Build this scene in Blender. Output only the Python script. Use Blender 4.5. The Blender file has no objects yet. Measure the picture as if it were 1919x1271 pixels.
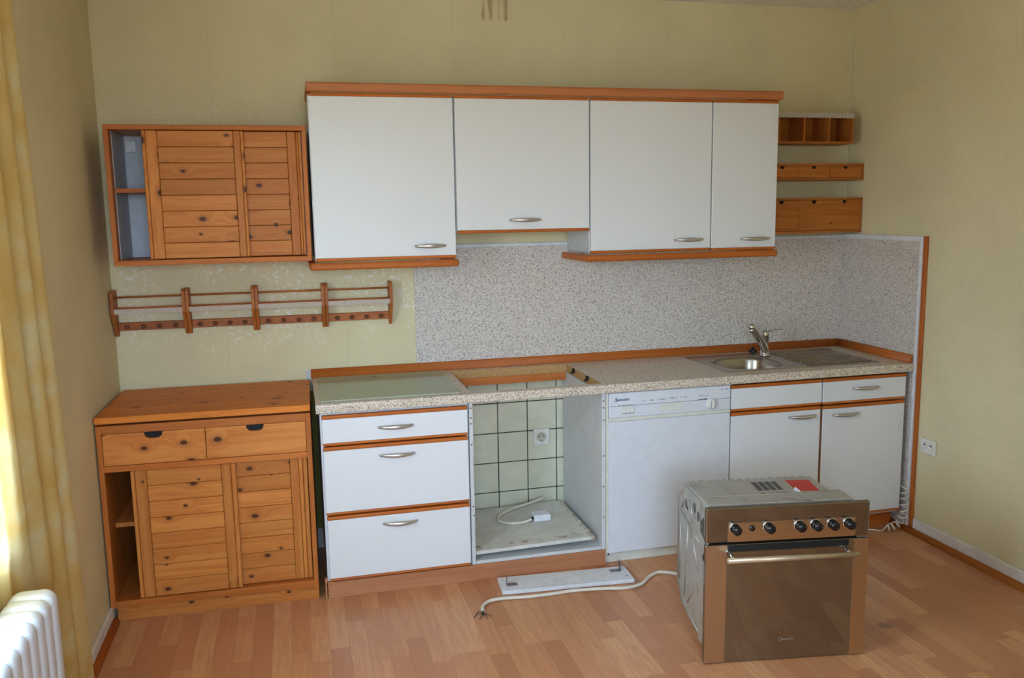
import bpy, bmesh, math, random
from mathutils import Vector, Matrix
random.seed(7)
sc = bpy.context.scene
COL = sc.collection

# ------------------------------------------------------------------ camera
CAM = (-0.05328, -3.97162, 1.56458)
YAW, PIT, ROL, FPX = 14.24205, -8.53913, -0.92010, 1597.006
def cam_matrix():
    y, p, r = (math.radians(a) for a in (YAW, PIT, ROL))
    fwd = Vector((math.sin(y)*math.cos(p), math.cos(y)*math.cos(p), math.sin(p)))
    right = Vector((math.cos(y), -math.sin(y), 0)); up = right.cross(fwd)
    r2 = math.cos(r)*right + math.sin(r)*up; u2 = -math.sin(r)*right + math.cos(r)*up
    m = Matrix((r2, u2, -fwd)).transposed().to_4x4(); m.translation = Vector(CAM)
    return m
cd = bpy.data.cameras.new('camera'); cam = bpy.data.objects.new('camera', cd); COL.objects.link(cam)
cd.sensor_fit = 'HORIZONTAL'; cd.sensor_width = 36.0; cd.lens = FPX/1919*36.0; cd.clip_start = .02
cam.matrix_world = cam_matrix(); sc.camera = cam

# ------------------------------------------------------------------ world, lights, exposure
SKY = 23.0
w = bpy.data.worlds.new('sky'); sc.world = w; w.use_nodes = True
_n = w.node_tree.nodes; _l = w.node_tree.links; bgn = _n['Background']
# overcast sky above the horizon, dark ground below it
_tc = _n.new('ShaderNodeTexCoord'); _sp = _n.new('ShaderNodeSeparateXYZ'); _rp = _n.new('ShaderNodeValToRGB')
_mr = _n.new('ShaderNodeMapRange'); _mr.inputs[1].default_value = -1; _mr.inputs[2].default_value = 1
_l.new(_tc.outputs['Generated'], _sp.inputs[0]); _l.new(_sp.outputs[2], _mr.inputs[0]); _l.new(_mr.outputs[0], _rp.inputs[0]); _l.new(_rp.outputs[0], bgn.inputs['Color'])
_e = _rp.color_ramp.elements; _e[0].position = .485; _e[0].color = (.24, .27, .28, 1); _e[1].position = .52; _e[1].color = (.52, .72, 1, 1)
bgn.inputs['Strength'].default_value = SKY
def portal(name, loc, rot, sx, sy):
    d = bpy.data.lights.new(name, 'AREA'); d.shape = 'RECTANGLE'; d.size = sx; d.size_y = sy; d.cycles.is_portal = True
    o = bpy.data.objects.new(name, d); COL.objects.link(o); o.location = loc; o.rotation_euler = rot
    return o
LW = (-2.65, -1.62, .72, 2.12)      # window opening in the left wall: y0,y1,z0,z1
RW = (-.72, .72, .92, 2.20)        # window opening behind the camera: x0,x1,z0,z1
portal('window_portal', (-.83, (LW[0]+LW[1])/2, (LW[2]+LW[3])/2), (0, -math.pi/2, 0), LW[3]-LW[2], LW[1]-LW[0])
portal('rear_window_portal', ((RW[0]+RW[1])/2, -5.21, (RW[2]+RW[3])/2), (math.pi/2, 0, 0), RW[1]-RW[0], RW[3]-RW[2])
vs = sc.view_settings
vs.view_transform = 'Standard'; vs.look = 'None'; vs.gamma = 1.0; vs.use_curve_mapping = False; vs.exposure = 0.42
sc.display_settings.display_device = 'sRGB'

# ------------------------------------------------------------------ materials
def lin(c): return tuple(((v/255)/12.92 if v/255 <= .04045 else ((v/255+.055)/1.055)**2.4) for v in c)
class NT:
    def __init__(s, name):
        s.m = bpy.data.materials.new(name); s.m.use_nodes = True; s.t = s.m.node_tree; s.n = s.t.nodes; s.l = s.t.links
        s.p = s.n['Principled BSDF']; s.out = s.n['Material Output']
    def new(s, ty, **kw):
        n = s.n.new(ty)
        for k, v in kw.items(): setattr(n, k, v)
        return n
    def put(s, sock, v):
        if isinstance(v, bpy.types.NodeSocket): s.l.new(v, sock)
        elif isinstance(v, (int, float)) and sock.type == 'RGBA': sock.default_value = (v, v, v, 1)
        elif isinstance(v, tuple) and sock.type == 'RGBA' and len(v) == 3: sock.default_value = (*v, 1)
        else: sock.default_value = v
    def math(s, op, a, b=0, c=None, clamp=False):
        n = s.new('ShaderNodeMath', operation=op, use_clamp=clamp); s.put(n.inputs[0], a); s.put(n.inputs[1], b)
        if c is not None: s.put(n.inputs[2], c)
        return n.outputs[0]
    def mix(s, f, a, b, mode='MIX'):
        n = s.new('ShaderNodeMix', data_type='RGBA', blend_type=mode)
        s.put(n.inputs[0], f); s.put(n.inputs[6], a); s.put(n.inputs[7], b); return n.outputs[2]
    def noise(s, vec, scale=5, detail=4, rough=.55, dist=0):
        n = s.new('ShaderNodeTexNoise'); s.l.new(vec, n.inputs['Vector'])
        n.inputs['Scale'].default_value = scale; n.inputs['Detail'].default_value = detail
        n.inputs['Roughness'].default_value = rough; n.inputs['Distortion'].default_value = dist
        return n.outputs['Fac']
    def voro(s, vec, scale, feature='F1', dim='3D'):
        n = s.new('ShaderNodeTexVoronoi', feature=feature, voronoi_dimensions=dim); s.l.new(vec, n.inputs['Vector']); n.inputs['Scale'].default_value = scale
        return n
    def ramp(s, fac, stops, interp='LINEAR'):
        n = s.new('ShaderNodeValToRGB'); n.color_ramp.interpolation = interp; e = n.color_ramp.elements
        while len(e) < len(stops): e.new(.5)
        for q, (p, c) in zip(e, stops):
            q.position = p; q.color = (*c, 1) if isinstance(c, tuple) else (c, c, c, 1)
        s.l.new(fac, n.inputs[0]); return n.outputs[0]
    def step(s, v, a, b):
        n = s.new('ShaderNodeMapRange'); n.interpolation_type = 'SMOOTHSTEP'
        s.put(n.inputs[0], v); n.inputs[1].default_value = a; n.inputs[2].default_value = b; return n.outputs[0]
    def sep(s, vec): n = s.new('ShaderNodeSeparateXYZ'); s.l.new(vec, n.inputs[0]); return n.outputs
    def comb(s, x, y, z):
        n = s.new('ShaderNodeCombineXYZ'); s.put(n.inputs[0], x); s.put(n.inputs[1], y); s.put(n.inputs[2], z); return n.outputs[0]
    def bump(s, h, strength=.2, dist=.001):
        n = s.new('ShaderNodeBump'); s.l.new(h, n.inputs['Height']); n.inputs['Strength'].default_value = strength
        n.inputs['Distance'].default_value = dist; s.l.new(n.outputs[0], s.p.inputs['Normal'])
    def pos(s): return s.new('ShaderNodeNewGeometry').outputs['Position']
    def obj(s): return s.new('ShaderNodeTexCoord').outputs['Object']
    def base(s, c, rough=.5, metal=0): s.put(s.p.inputs['Base Color'], c); s.put(s.p.inputs['Roughness'], rough); s.put(s.p.inputs['Metallic'], metal)

def plain(name, rgb, rough=.5, metal=0, var=.06, vs_=30, bump=0, bscale=200):
    t = NT(name); v = t.obj(); c = lin(rgb)
    n = t.noise(v, vs_, 3)
    t.base(t.mix(t.step(n, .3, .7), tuple(x*(1-var) for x in c), tuple(min(1, x*(1+var)) for x in c)), rough, metal)
    if bump: t.bump(t.noise(v, bscale, 2), bump, .0006)
    return t.m

def wall_mat(name, rgb, back=False):
    t = NT(name); P = t.pos(); x, y, z = t.sep(P)
    c = lin(rgb)
    n1 = t.noise(P, 2.2, 3); n2 = t.noise(P, 150, 2, .6); n3 = t.noise(P, 55, 3)
    col = t.mix(t.step(n1, .3, .7), tuple(v*.95 for v in c), tuple(v*1.04 for v in c))
    col = t.mix(t.math('MULTIPLY', t.step(n2, .56, .68), .24), col, tuple(v*.55 for v in c))
    col = t.mix(t.math('MULTIPLY', t.step(n3, .58, .72), .14), col, tuple(v*.7 for v in c))
    # small stray specks in the paper
    v1 = t.voro(P, 7)
    sp = t.math('MULTIPLY', t.step(v1.outputs['Distance'], .022, .012), t.step(t.sep(v1.outputs['Color'])[0], .62, .66))
    col = t.mix(t.math('MULTIPLY', sp, .5), col, lin((120, 96, 50)))
    if back:
        # pale worn fibres around the rack and the hanging cabinet
        wv = t.comb(t.math('ADD', x, t.math('MULTIPLY', n3, .02)), y, z)
        ed = t.voro(wv, 48, 'DISTANCE_TO_EDGE')
        gate = t.step(t.noise(P, 42, 2), .50, .58)
        zone = t.math('MULTIPLY', t.step(x, -.85, -.75), t.step(x, .62, .42))
        zone = t.math('MULTIPLY', zone, t.math('MULTIPLY', t.step(z, .86, 1.15), t.step(z, 2.2, 1.75)))
        zone = t.math('MULTIPLY', zone, t.step(t.noise(P, 4.5, 2), .40, .58))
        f = t.math('MULTIPLY', t.math('MULTIPLY', t.step(ed.outputs['Distance'], .16, .05), gate), zone)
        col = t.mix(t.math('MULTIPLY', f, .85), col, lin((246, 242, 232)))
        # old paint below the worktop line, seen in the gap beside the pine cabinet
        m = t.math('MULTIPLY', t.step(z, .762, .756), t.math('MULTIPLY', t.step(x, -.9, -.85), t.step(x, .66, .64)))
        col = t.mix(m, col, lin((150, 142, 70)))
        m = t.math('MULTIPLY', t.step(z, .858, .852), t.math('MULTIPLY', t.step(z, .756, .762), t.step(x, .3, .29)))
        m = t.math('MULTIPLY', m, t.step(x, -.03, -.02)); col = t.mix(m, col, lin((205, 205, 203)))
        # vertical paper joins and the brown streaked stain near the ceiling
        for sx in (-.36, .17, .70, 1.23, 1.76, 2.29):
            d = t.math('ABSOLUTE', t.math('SUBTRACT', x, sx)); col = t.mix(t.math('MULTIPLY', t.step(d, .0035, .001), .14), col, tuple(v*.55 for v in c))
        inx = t.math('MULTIPLY', t.step(x, .830, .838), t.step(x, .985, .955)); inz = t.step(z, t_z0, t_z0+.012)
        st = t.noise(t.comb(t.math('MULTIPLY', x, 26), 0, t.math('MULTIPLY', z, 2)), 1.6, 3)
        m = t.math('MULTIPLY', t.math('MULTIPLY', inx, inz), t.step(st, .42, .62)); col = t.mix(t.math('MULTIPLY', m, .6), col, lin((150, 108, 62)))
    t.base(col, .75)
    t.bump(t.noise(P, 320, 3, .7), .35, .0012)
    return t.m
t_z0 = 2.425

def pine(name, axis, lo, hi, knots=True, dark=(70, 36, 18)):
    t = NT(name); o = t.sep(t.obj()); r = t.new('ShaderNodeObjectInfo').outputs['Random']
    i = 'xyz'.index(axis); al = o[i]; a, b = [o[k] for k in range(3) if k != i]
    ac = t.math('ADD', a, b); sh = t.math('MULTIPLY', r, 13.7)
    al2 = t.math('ADD', al, sh); ac2 = t.math('ADD', ac, t.math('MULTIPLY', r, 5.3))
    kv = t.comb(t.math('MULTIPLY', al2, 7), t.math('MULTIPLY', ac2, 11), 0)
    v = t.voro(kv, 1.0, 'F1', '2D'); kc = t.sep(v.outputs['Color']); g = t.step(kc[0], .50, .53)
    d = t.math('DIVIDE', v.outputs['Distance'], t.math('ADD', .45, t.math('MULTIPLY', kc[1], 1.1)))
    swirl = t.math('MULTIPLY', t.math('MULTIPLY', t.step(d, .42, .0), g), .05 if knots else 0.0)
    wv = t.comb(t.math('MULTIPLY', al2, 1.6), t.math('MULTIPLY', t.math('ADD', ac2, swirl), 34), t.math('MULTIPLY', r, 9))
    g1 = t.noise(wv, 1.0, 4, .6, .8)
    wv2 = t.comb(t.math('MULTIPLY', al2, 6), t.math('MULTIPLY', t.math('ADD', ac2, swirl), 190), r)
    g2 = t.noise(wv2, 1.0, 2, .5)
    L, H = lin(lo), lin(hi)
    col = t.mix(t.step(g1, .34, .66), L, H)
    col = t.mix(t.math('MULTIPLY', t.step(g2, .56, .7), .30), col, tuple(x*.55 for x in L))
    tone = t.math('ADD', .86, t.math('MULTIPLY', r, .28)); col = t.mix(1.0, col, tone, 'MULTIPLY')
    if knots:
        halo = t.math('MULTIPLY', t.math('MULTIPLY', t.step(d, .20, .06), g), .45); col = t.mix(halo, col, tuple(x*.5 for x in L))
        kn = t.math('MULTIPLY', t.step(d, .085, .055), g); col = t.mix(t.math('MULTIPLY', kn, .92), col, lin(dark))
    t.base(col, .48); t.p.inputs['Specular IOR Level'].default_value = .25; t.bump(g2, .12, .0004)
    return t.m

def speckle(name, base, pale, dark1, dark2, sc_=330):
    t = NT(name); P = t.pos(); v = t.voro(P, sc_); r, g, b = t.sep(v.outputs['Color'])
    col = t.mix(t.step(r, .35, .9), lin(base), lin(pale))
    col = t.mix(t.step(g, .80, .84), col, lin(dark2)); col = t.mix(t.step(b, .86, .89), col, lin(dark1))
    n = t.noise(P, 900, 1); col = t.mix(t.math('MULTIPLY', n, .12), col, lin(dark1))
    t.base(col, .32); return t.m

def laminate(name, island=False):
    t = NT(name)
    r = t.new('ShaderNodeNewGeometry').outputs['Random Per Island'] if island else t.new('ShaderNodeObjectInfo').outputs['Random']
    x, y, z = t.sep(t.pos())
    v1 = t.comb(t.math('MULTIPLY', x, 42), t.math('ADD', t.math('MULTIPLY', y, 2.6), t.math('MULTIPLY', r, 40)), t.math('MULTIPLY', r, 17))
    g1 = t.noise(v1, 1, 4, .6, 1.4)
    v2 = t.comb(t.math('MULTIPLY', x, 420), t.math('MULTIPLY', y, 16), r); g2 = t.noise(v2, 1, 2)
    tone = t.ramp(r, [(0, lin((184, 122, 82))), (.25, lin((196, 134, 92))), (.5, lin((204, 144, 100))), (.75, lin((212, 154, 108))), (.9, lin((216, 160, 114))), (1, lin((190, 126, 86)))])
    col = t.mix(t.math('MULTIPLY', t.step(g1, .40, .64), .42), tone, lin((181, 119, 79)))
    col = t.mix(t.math('MULTIPLY', t.step(g2, .55, .7), .18), col, lin((162, 104, 68)))
    # grey worn spot on the boards right of the oven
    d = t.math('POWER', t.math('ADD', t.math('POWER', t.math('MULTIPLY', t.math('SUBTRACT', x, 2.03), 1), 2), t.math('POWER', t.math('MULTIPLY', t.math('SUBTRACT', y, -1.40), 1.3), 2)), .5)
    col = t.mix(t.math('MULTIPLY', t.step(d, .05, .01), t.math('MULTIPLY', g2, 1.2)), col, lin((88, 62, 44)))
    t.base(col, t.math('ADD', .24, t.math('MULTIPLY', g1, .12))); t.p.inputs['Specular IOR Level'].default_value = .45
    t.bump(g2, .05, .0003); return t.m

def glass_mat(name, tint, transp=.6, rough=.03):
    t = NT(name); t.base(lin(tint), rough); tr = t.new('ShaderNodeBsdfTransparent'); tr.inputs[0].default_value = (*[min(1, v*1.25) for v in lin(tint)], 1)
    mx = t.new('ShaderNodeMixShader'); mx.inputs[0].default_value = transp
    t.l.new(t.p.outputs[0], mx.inputs[1]); t.l.new(tr.outputs[0], mx.inputs[2]); t.l.new(mx.outputs[0], t.out.inputs[0]); return t.m

def curtain_mat():
    t = NT('yellow_curtain_cloth'); P = t.pos()
    n = t.noise(P, 5.5, 5, .6, .6); n2 = t.noise(P, 900, 1)
    col = t.ramp(n, [(.30, lin((244, 216, 140))), (.5, lin((250, 230, 170))), (.68, lin((253, 246, 214)))])
    t.base(col, .85); tl = t.new('ShaderNodeBsdfTranslucent'); t.l.new(col, tl.inputs[0])
    mx = t.new('ShaderNodeMixShader'); mx.inputs[0].default_value = .45
    t.l.new(t.p.outputs[0], mx.inputs[1]); t.l.new(tl.outputs[0], mx.inputs[2]); t.l.new(mx.outputs[0], t.out.inputs[0])
    t.bump(n2, .15, .0004); return t.m

def white_front():
    t = NT('white_front'); o = t.sep(t.obj())
    v = t.comb(t.math('MULTIPLY', o[0], 340), 0, t.math('MULTIPLY', o[2], 9)); n = t.noise(v, 1, 3)
    c = lin((232, 233, 234)); t.base(t.mix(t.step(n, .35, .7), tuple(x*.982 for x in c), c), .36); t.bump(n, .06, .0003); return t.m

def dirty_board():
    t = NT('stained_white_board'); P = t.pos(); x, y, z = t.sep(P)
    c = lin((222, 219, 208)); n = t.noise(P, 9, 5, .65, .5); n2 = t.noise(P, 34, 4, .7)
    col = t.mix(t.step(n, .40, .62), tuple(v*.86 for v in c), c)
    e1 = t.step(t.math('ABSOLUTE', t.math('SUBTRACT', x, t.math('ADD', 1.165, t.math('MULTIPLY', n2, .03)))), .035, .004)
    e2 = t.math('MULTIPLY', t.step(t.math('ABSOLUTE', t.math('SUBTRACT', y, t.math('SUBTRACT', -.485, t.math('MULTIPLY', n2, .05)))), .030, .004), t.step(t.noise(P, 16, 2), .50, .60))
    rust = t.math('MULTIPLY', t.math('MAXIMUM', e1, e2), t.step(n2, .42, .60))
    col = t.mix(t.math('MULTIPLY', rust, .85), col, lin((150, 104, 58)))
    v = t.voro(P, 60); sp = t.math('MULTIPLY', t.step(v.outputs['Distance'], .16, .08), t.step(t.sep(v.outputs['Color'])[0], .90, .93))
    col = t.mix(sp, col, lin((70, 60, 50))); t.base(col, .5); return t.m

def scuffed_white():
    t = NT('scuffed_white_carcass'); P = t.pos(); c = lin((214, 214, 212))
    v = t.voro(P, 22); sp = t.math('MULTIPLY', t.step(v.outputs['Distance'], .10, .05), t.step(t.sep(v.outputs['Color'])[0], .84, .88))
    n = t.noise(P, 12, 4); col = t.mix(t.step(n, .4, .7), tuple(q*.93 for q in c), c); col = t.mix(sp, col, lin((96, 76, 60)))
    t.base(col, .45); return t.m

def tile_mat():
    t = NT('cream_tile'); r = t.new('ShaderNodeObjectInfo').outputs['Random']; P = t.pos()
    c = lin((226, 222, 196)); n = t.noise(P, 14, 4)
    col = t.mix(t.step(n, .4, .7), tuple(v*.93 for v in c), c); col = t.mix(1.0, col, t.math('ADD', .95, t.math('MULTIPLY', r, .08)), 'MULTIPLY')
    v = t.voro(P, 26); sp = t.math('MULTIPLY', t.step(v.outputs['Distance'], .10, .05), t.step(t.sep(v.outputs['Color'])[0], .90, .92)); col = t.mix(t.math('MULTIPLY', sp, .5), col, lin((150, 130, 90)))
    t.base(col, .18); return t.m

def brushed(name, rgb, rough, axis='x'):
    t = NT(name); o = t.sep(t.obj()); i = 'xyz'.index(axis); s_ = [420, 420, 420]; s_[i] = 6
    n = t.noise(t.comb(*[t.math('MULTIPLY', o[k], s_[k]) for k in range(3)]), 1, 2)
    c = lin(rgb); t.base(t.mix(t.step(n, .3, .7), tuple(v*.92 for v in c), c), t.math('ADD', rough, t.math('MULTIPLY', n, .10)), 1.0); return t.m

def galvanised():
    t = NT('galvanised_sheet'); o = t.obj(); n = t.noise(o, 14, 5, .7, .4); c = lin((196, 196, 188))
    col = t.mix(t.math('MULTIPLY', t.step(n, .50, .72), .55), c, lin((138, 132, 112)))
    t.base(col, t.math('ADD', .34, t.math('MULTIPLY', n, .2)), .55); return t.m

M = {}
M['wall'] = wall_mat('yellow_wallpaper', (226, 213, 172))
M['wallb'] = wall_mat('yellow_wallpaper_worn', (226, 213, 172), True)
M['ceil'] = plain('ceiling_paint', (240, 236, 228), .8, bump=.2)
M['white'] = plain('white_paint', (226, 226, 228), .4)
M['skirt'] = plain('white_skirting_paint', (230, 225, 222), .45, var=.08, vs_=12)
M['front'] = white_front()
M['carc'] = scuffed_white()
M['carcass'] = plain('white_carcass', (214, 216, 218), .4)
M['brown'] = pine('stained_beech_edge', 'x', (186, 98, 37), (199, 112, 46), False)
M['browny'] = pine('stained_beech_edge_deep', 'y', (186, 98, 37), (199, 112, 46), False)
M['brownz'] = pine('stained_beech_edge_tall', 'z', (186, 98, 37), (199, 112, 46), False)
M['corn'] = pine('beech_cornice', 'x', (183, 111, 68), (194, 122, 75), False)
M['plinth'] = pine('beech_plinth', 'x', (174, 114, 77), (186, 127, 89), False)
M['rawrail'] = pine('raw_rail', 'x', (197, 115, 58), (210, 129, 69), False)
M['px'] = pine('pine_across', 'x', (196, 116, 51), (212, 137, 66))
M['pz'] = pine('pine_upright', 'z', (196, 116, 51), (212, 137, 66))
M['py'] = pine('pine_deep', 'y', (183, 105, 47), (201, 124, 60))
M['ptop'] = pine('pine_top', 'x', (214, 121, 41), (234, 139, 51))
M['pfx'] = pine('pine_frame_across', 'x', (183, 102, 41), (198, 117, 52), False)
M['pfz'] = pine('pine_frame_upright', 'z', (183, 102, 41), (198, 117, 52), False)
M['sx'] = pine('oiled_pine_across', 'x', (171, 98, 36), (190, 118, 53))
M['sfx'] = pine('oiled_pine_frame', 'x', (169, 95, 37), (186, 111, 47), False)
M['sfz'] = pine('oiled_pine_frame_upright', 'z', (169, 95, 37), (186, 111, 47), False)
M['rack'] = pine('rack_wood_upright', 'z', (177, 98, 43), (188, 111, 52), False)
M['rackx'] = pine('rack_wood_across', 'x', (169, 93, 43), (182, 105, 51), False)
M['work'] = speckle('speckled_worktop', (222, 207, 184), (242, 232, 214), (126, 114, 106), (188, 158, 130))
M['splash'] = speckle('speckled_splash_panel', (219, 208, 197), (236, 228, 218), (142, 136, 134), (190, 172, 156), 300)
M['chip'] = plain('chipboard', (186, 144, 92), .8, var=.25, vs_=260)
M['lam'] = laminate('beech_laminate'); M['lam_rest'] = laminate('beech_laminate_rest', True)
M['caulk'] = plain('pale_caulk', (232, 222, 186), .6); M['sub'] = plain('floor_base', (110, 78, 54), .7)
M['mould'] = pine('orange_moulding', 'y', (197, 112, 42), (210, 126, 51), False)
M['mouldx'] = pine('orange_moulding_x', 'x', (197, 112, 42), (210, 126, 51), False)
M['tile'] = tile_mat(); M['grout'] = plain('dark_grout', (62, 66, 60), .8)
M['steel'] = brushed('brushed_steel', (172, 162, 150), .22); M['sinksteel'] = brushed('sink_steel', (176, 168, 158), .20)
M['chrome'] = plain('chrome', (215, 215, 215), .06, 1, 0)
M['nickel'] = plain('satin_nickel', (198, 194, 186), .34, .8)
M['ovensteel'] = brushed('oven_steel_face', (207, 186, 161), .26, 'z'); M['ovensteelx'] = brushed('oven_steel_strip', (210, 182, 148), .26)
M['galv'] = galvanised()
M['galvd'] = plain('galvanised_press', (176, 172, 162), .4, .6)
M['darkglass'] = plain('brown_dark_glass', (54, 44, 34), .07, 0, 0); M['darkglass'].node_tree.nodes['Principled BSDF'].inputs['Specular IOR Level'].default_value = 1.0
M['darkglass'].node_tree.nodes['Principled BSDF'].inputs['IOR'].default_value = 2.2
M['black'] = plain('black_plastic', (22, 22, 23), .22); M['blackm'] = plain('black_matt', (16, 15, 14), .7)
M['vent'] = plain('dark_vent', (88, 88, 86), .6); M['red'] = plain('red_sticker', (206, 62, 52), .5); M['scr'] = plain('red_marker', (150, 74, 66), .6)
M['paper'] = plain('white_paper', (228, 228, 232), .6)
M['glassp'] = glass_mat('green_glass', (216, 222, 202), .40, .08); M['glue'] = plain('brown_glue', (96, 78, 30), .5)
M['pane'] = glass_mat('window_pane', (235, 242, 245), .92)
M['dw'] = plain('dishwasher_white', (222, 224, 228), .28, var=.02); M['cream'] = plain('cream_plastic', (222, 220, 206), .4); M['creamk'] = plain('cream_knob', (226, 224, 214), .35)
M['print'] = plain('grey_print', (112, 118, 128), .6); M['navy'] = plain('navy_print', (56, 74, 110), .6); M['pink'] = plain('rose_print', (190, 130, 140), .6); M['logo'] = plain('pale_print', (150, 140, 126), .5)
M['cable'] = plain('white_cable', (226, 218, 200), .45); M['wire'] = plain('dark_wire', (58, 50, 44), .5); M['cablew'] = plain('coiled_white_cable', (228, 224, 216), .4)
M['lace'] = plain('cotton_lace', (246, 232, 220), .9, var=.1, vs_=400); M['curtain'] = curtain_mat(); M['rad'] = plain('radiator_enamel', (214, 217, 222), .3, var=.02)
M['board'] = dirty_board(); M['socketd'] = plain('socket_insert', (196, 186, 168), .4); M['socket'] = plain('socket_plastic', (232, 228, 216), .35); M['handlebar'] = plain('matt_steel_bar', (206, 186, 158), .42, .7); M['gapbrown'] = plain('dark_brown_edge', (120, 76, 44), .5); M['rust'] = plain('rusty_screw', (140, 84, 56), .6)
M['inner'] = plain('grey_white_melamine', (196, 198, 204), .45); M['dowel'] = plain('dark_peg', (104, 58, 34), .35)
M['bracket'] = plain('zinc_bracket', (150, 148, 144), .4, .7)

# ------------------------------------------------------------------ mesh helpers
class MB:
    def __init__(s): s.b = bmesh.new(); s.mi = 0
    def _add(s, verts, faces, smooth=False):
        vs_ = [s.b.verts.new(v) for v in verts]; out = []
        for f in faces:
            try: q = s.b.faces.new([vs_[i] for i in f]); q.material_index = s.mi; q.smooth = smooth; out.append(q)
            except ValueError: pass
        return vs_, out
    def box(s, x0, x1, y0, y1, z0, z1, bev=0, seg=1):
        x0, x1 = min(x0, x1), max(x0, x1); y0, y1 = min(y0, y1), max(y0, y1); z0, z1 = min(z0, z1), max(z0, z1)
        v = [(x, y, z) for z in (z0, z1) for y in (y0, y1) for x in (x0, x1)]
        vs_, fs = s._add(v, [(0, 2, 3, 1), (4, 5, 7, 6), (0, 1, 5, 4), (2, 6, 7, 3), (0, 4, 6, 2), (1, 3, 7, 5)])
        if bev:
            es = list({e for f in fs for e in f.edges}); bmesh.ops.bevel(s.b, geom=es, offset=bev, segments=seg, profile=.5, affect='EDGES', clamp_overlap=True)
        return s
    def prism(s, poly, axis, a0, a1, smooth=False):
        # poly: 2D points; axis 'x': (y,z), 'y': (x,z), 'z': (x,y)
        def P(p, a): return (a, p[0], p[1]) if axis == 'x' else (p[0], a, p[1]) if axis == 'y' else (p[0], p[1], a)
        n = len(poly); v = [P(p, a0) for p in poly] + [P(p, a1) for p in poly]
        f = [tuple(range(n)), tuple(range(2*n-1, n-1, -1))] + [(i, n+i, n+(i+1) % n, (i+1) % n) for i in range(n)]
        vs_, fs = s._add(v, f)
        if smooth:
            for q in fs[2:]: q.smooth = True
        bmesh.ops.recalc_face_normals(s.b, faces=fs); return s
    def sweep(s, pts, ra, rb=None, n=10, up=(0, 0, 1), cap=True):
        pts = [Vector(p) for p in pts]; m = len(pts); ra = ra if isinstance(ra, list) else [ra]*m
        rb = ra if rb is None else (rb if isinstance(rb, list) else [rb]*m); U = Vector(up); V = []; prev = None
        for i, p in enumerate(pts):
            t = (pts[min(i+1, m-1)]-pts[max(i-1, 0)]).normalized()
            if prev is None:
                q = U if abs(t.dot(U)) < .95 else Vector((1, 0, 0)); side = t.cross(q).normalized()
            else:
                side = (prev - t*prev.dot(t)).normalized()
            prev = side; u2 = side.cross(t).normalized()
            for k in range(n):
                a = 2*math.pi*k/n; V.append(p + side*math.cos(a)*ra[i] + u2*math.sin(a)*rb[i])
        F = [(i*n+k, i*n+(k+1) % n, (i+1)*n+(k+1) % n, (i+1)*n+k) for i in range(m-1) for k in range(n)]
        vs_, fs = s._add(V, F, True)
        if cap:
            for r in (range(n), range((m-1)*n, m*n)):
                try: q = s.b.faces.new([vs_[i] for i in r]); q.material_index = s.mi
                except ValueError: pass
        bmesh.ops.recalc_face_normals(s.b, faces=list({f for v in vs_ for f in v.link_faces})); return s
    def cyl(s, p0, p1, r, n=16, r1=None): return s.sweep([p0, p1], [r, r if r1 is None else r1], None, n)
    def lathe(s, c, axis, prof, n=24):
        c = Vector(c); A = Vector(axis).normalized(); q = Vector((0, 0, 1)) if abs(A.z) < .9 else Vector((1, 0, 0)); X = A.cross(q).normalized(); Y = A.cross(X)
        V = [c + A*h + (X*math.cos(2*math.pi*k/n)+Y*math.sin(2*math.pi*k/n))*r for h, r in prof for k in range(n)]
        m = len(prof); vs_, fs = s._add(V, [(i*n+k, i*n+(k+1) % n, (i+1)*n+(k+1) % n, (i+1)*n+k) for i in range(m-1) for k in range(n)], True)
        for r, h in ((range(n), prof[0]), (range((m-1)*n, m*n), prof[-1])):
            if h[1] > 1e-5:
                q = s.b.faces.new([vs_[i] for i in r]); q.material_index = s.mi
        bmesh.ops.recalc_face_normals(s.b, faces=list({f for v in vs_ for f in v.link_faces})); return s

WO = {}
def link(o, parent=None):
    COL.objects.link(o)
    if parent: o.parent = parent
    return o
def mesh_of(name, mb, mats, o):
    me = bpy.data.meshes.new(name); mb.b.transform(Matrix.Translation(-o)); mb.b.to_mesh(me); mb.b.free()
    for m in (mats if isinstance(mats, list) else [mats]): me.materials.append(M[m] if isinstance(m, str) else m)
    return me
def part(name, mb, mat, parent, origin=None, label=None, kind=None):
    vs_ = [v.co for v in mb.b.verts]
    lo = Vector([min(v[i] for v in vs_) for i in range(3)]); hi = Vector([max(v[i] for v in vs_) for i in range(3)])
    o_ = Vector(origin) if origin is not None else (lo+hi)/2
    ob = bpy.data.objects.new(name, mesh_of(name, mb, mat, o_)); link(ob, parent)
    ob.location = o_ - WO[parent.name] if parent else o_; WO[ob.name] = o_
    if label: ob['label'] = label
    if kind: ob['kind'] = kind
    return ob
def tag(o, label, cat, group=None):
    o['label'] = label; o['category'] = cat
    if group: o['group'] = group
    return o
def thing(name, label, cat, origin, rotz=0, local=False, group=None):
    o = bpy.data.objects.new(name, None); link(o); o.empty_display_size = .05; o.location = origin; o.rotation_euler = (0, 0, math.radians(rotz))
    WO[o.name] = Vector((0, 0, 0)) if local else Vector(origin); return tag(o, label, cat, group)
def solid(name, mb, mat, label, cat, group=None):
    vs_ = [v.co for v in mb.b.verts]
    lo = Vector([min(v[i] for v in vs_) for i in range(3)]); hi = Vector([max(v[i] for v in vs_) for i in range(3)])
    return tag(part(name, mb, mat, None, ((lo.x+hi.x)/2, (lo.y+hi.y)/2, lo.z)), label, cat, group)
def struct(name, mb, mat, origin=(0, 0, 0), label=None):
    o = part(name, mb, mat, None, origin); o['kind'] = 'structure'
    if label: o['label'] = label
    return o
def B(*a, **k): return MB().box(*a, **k)
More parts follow.
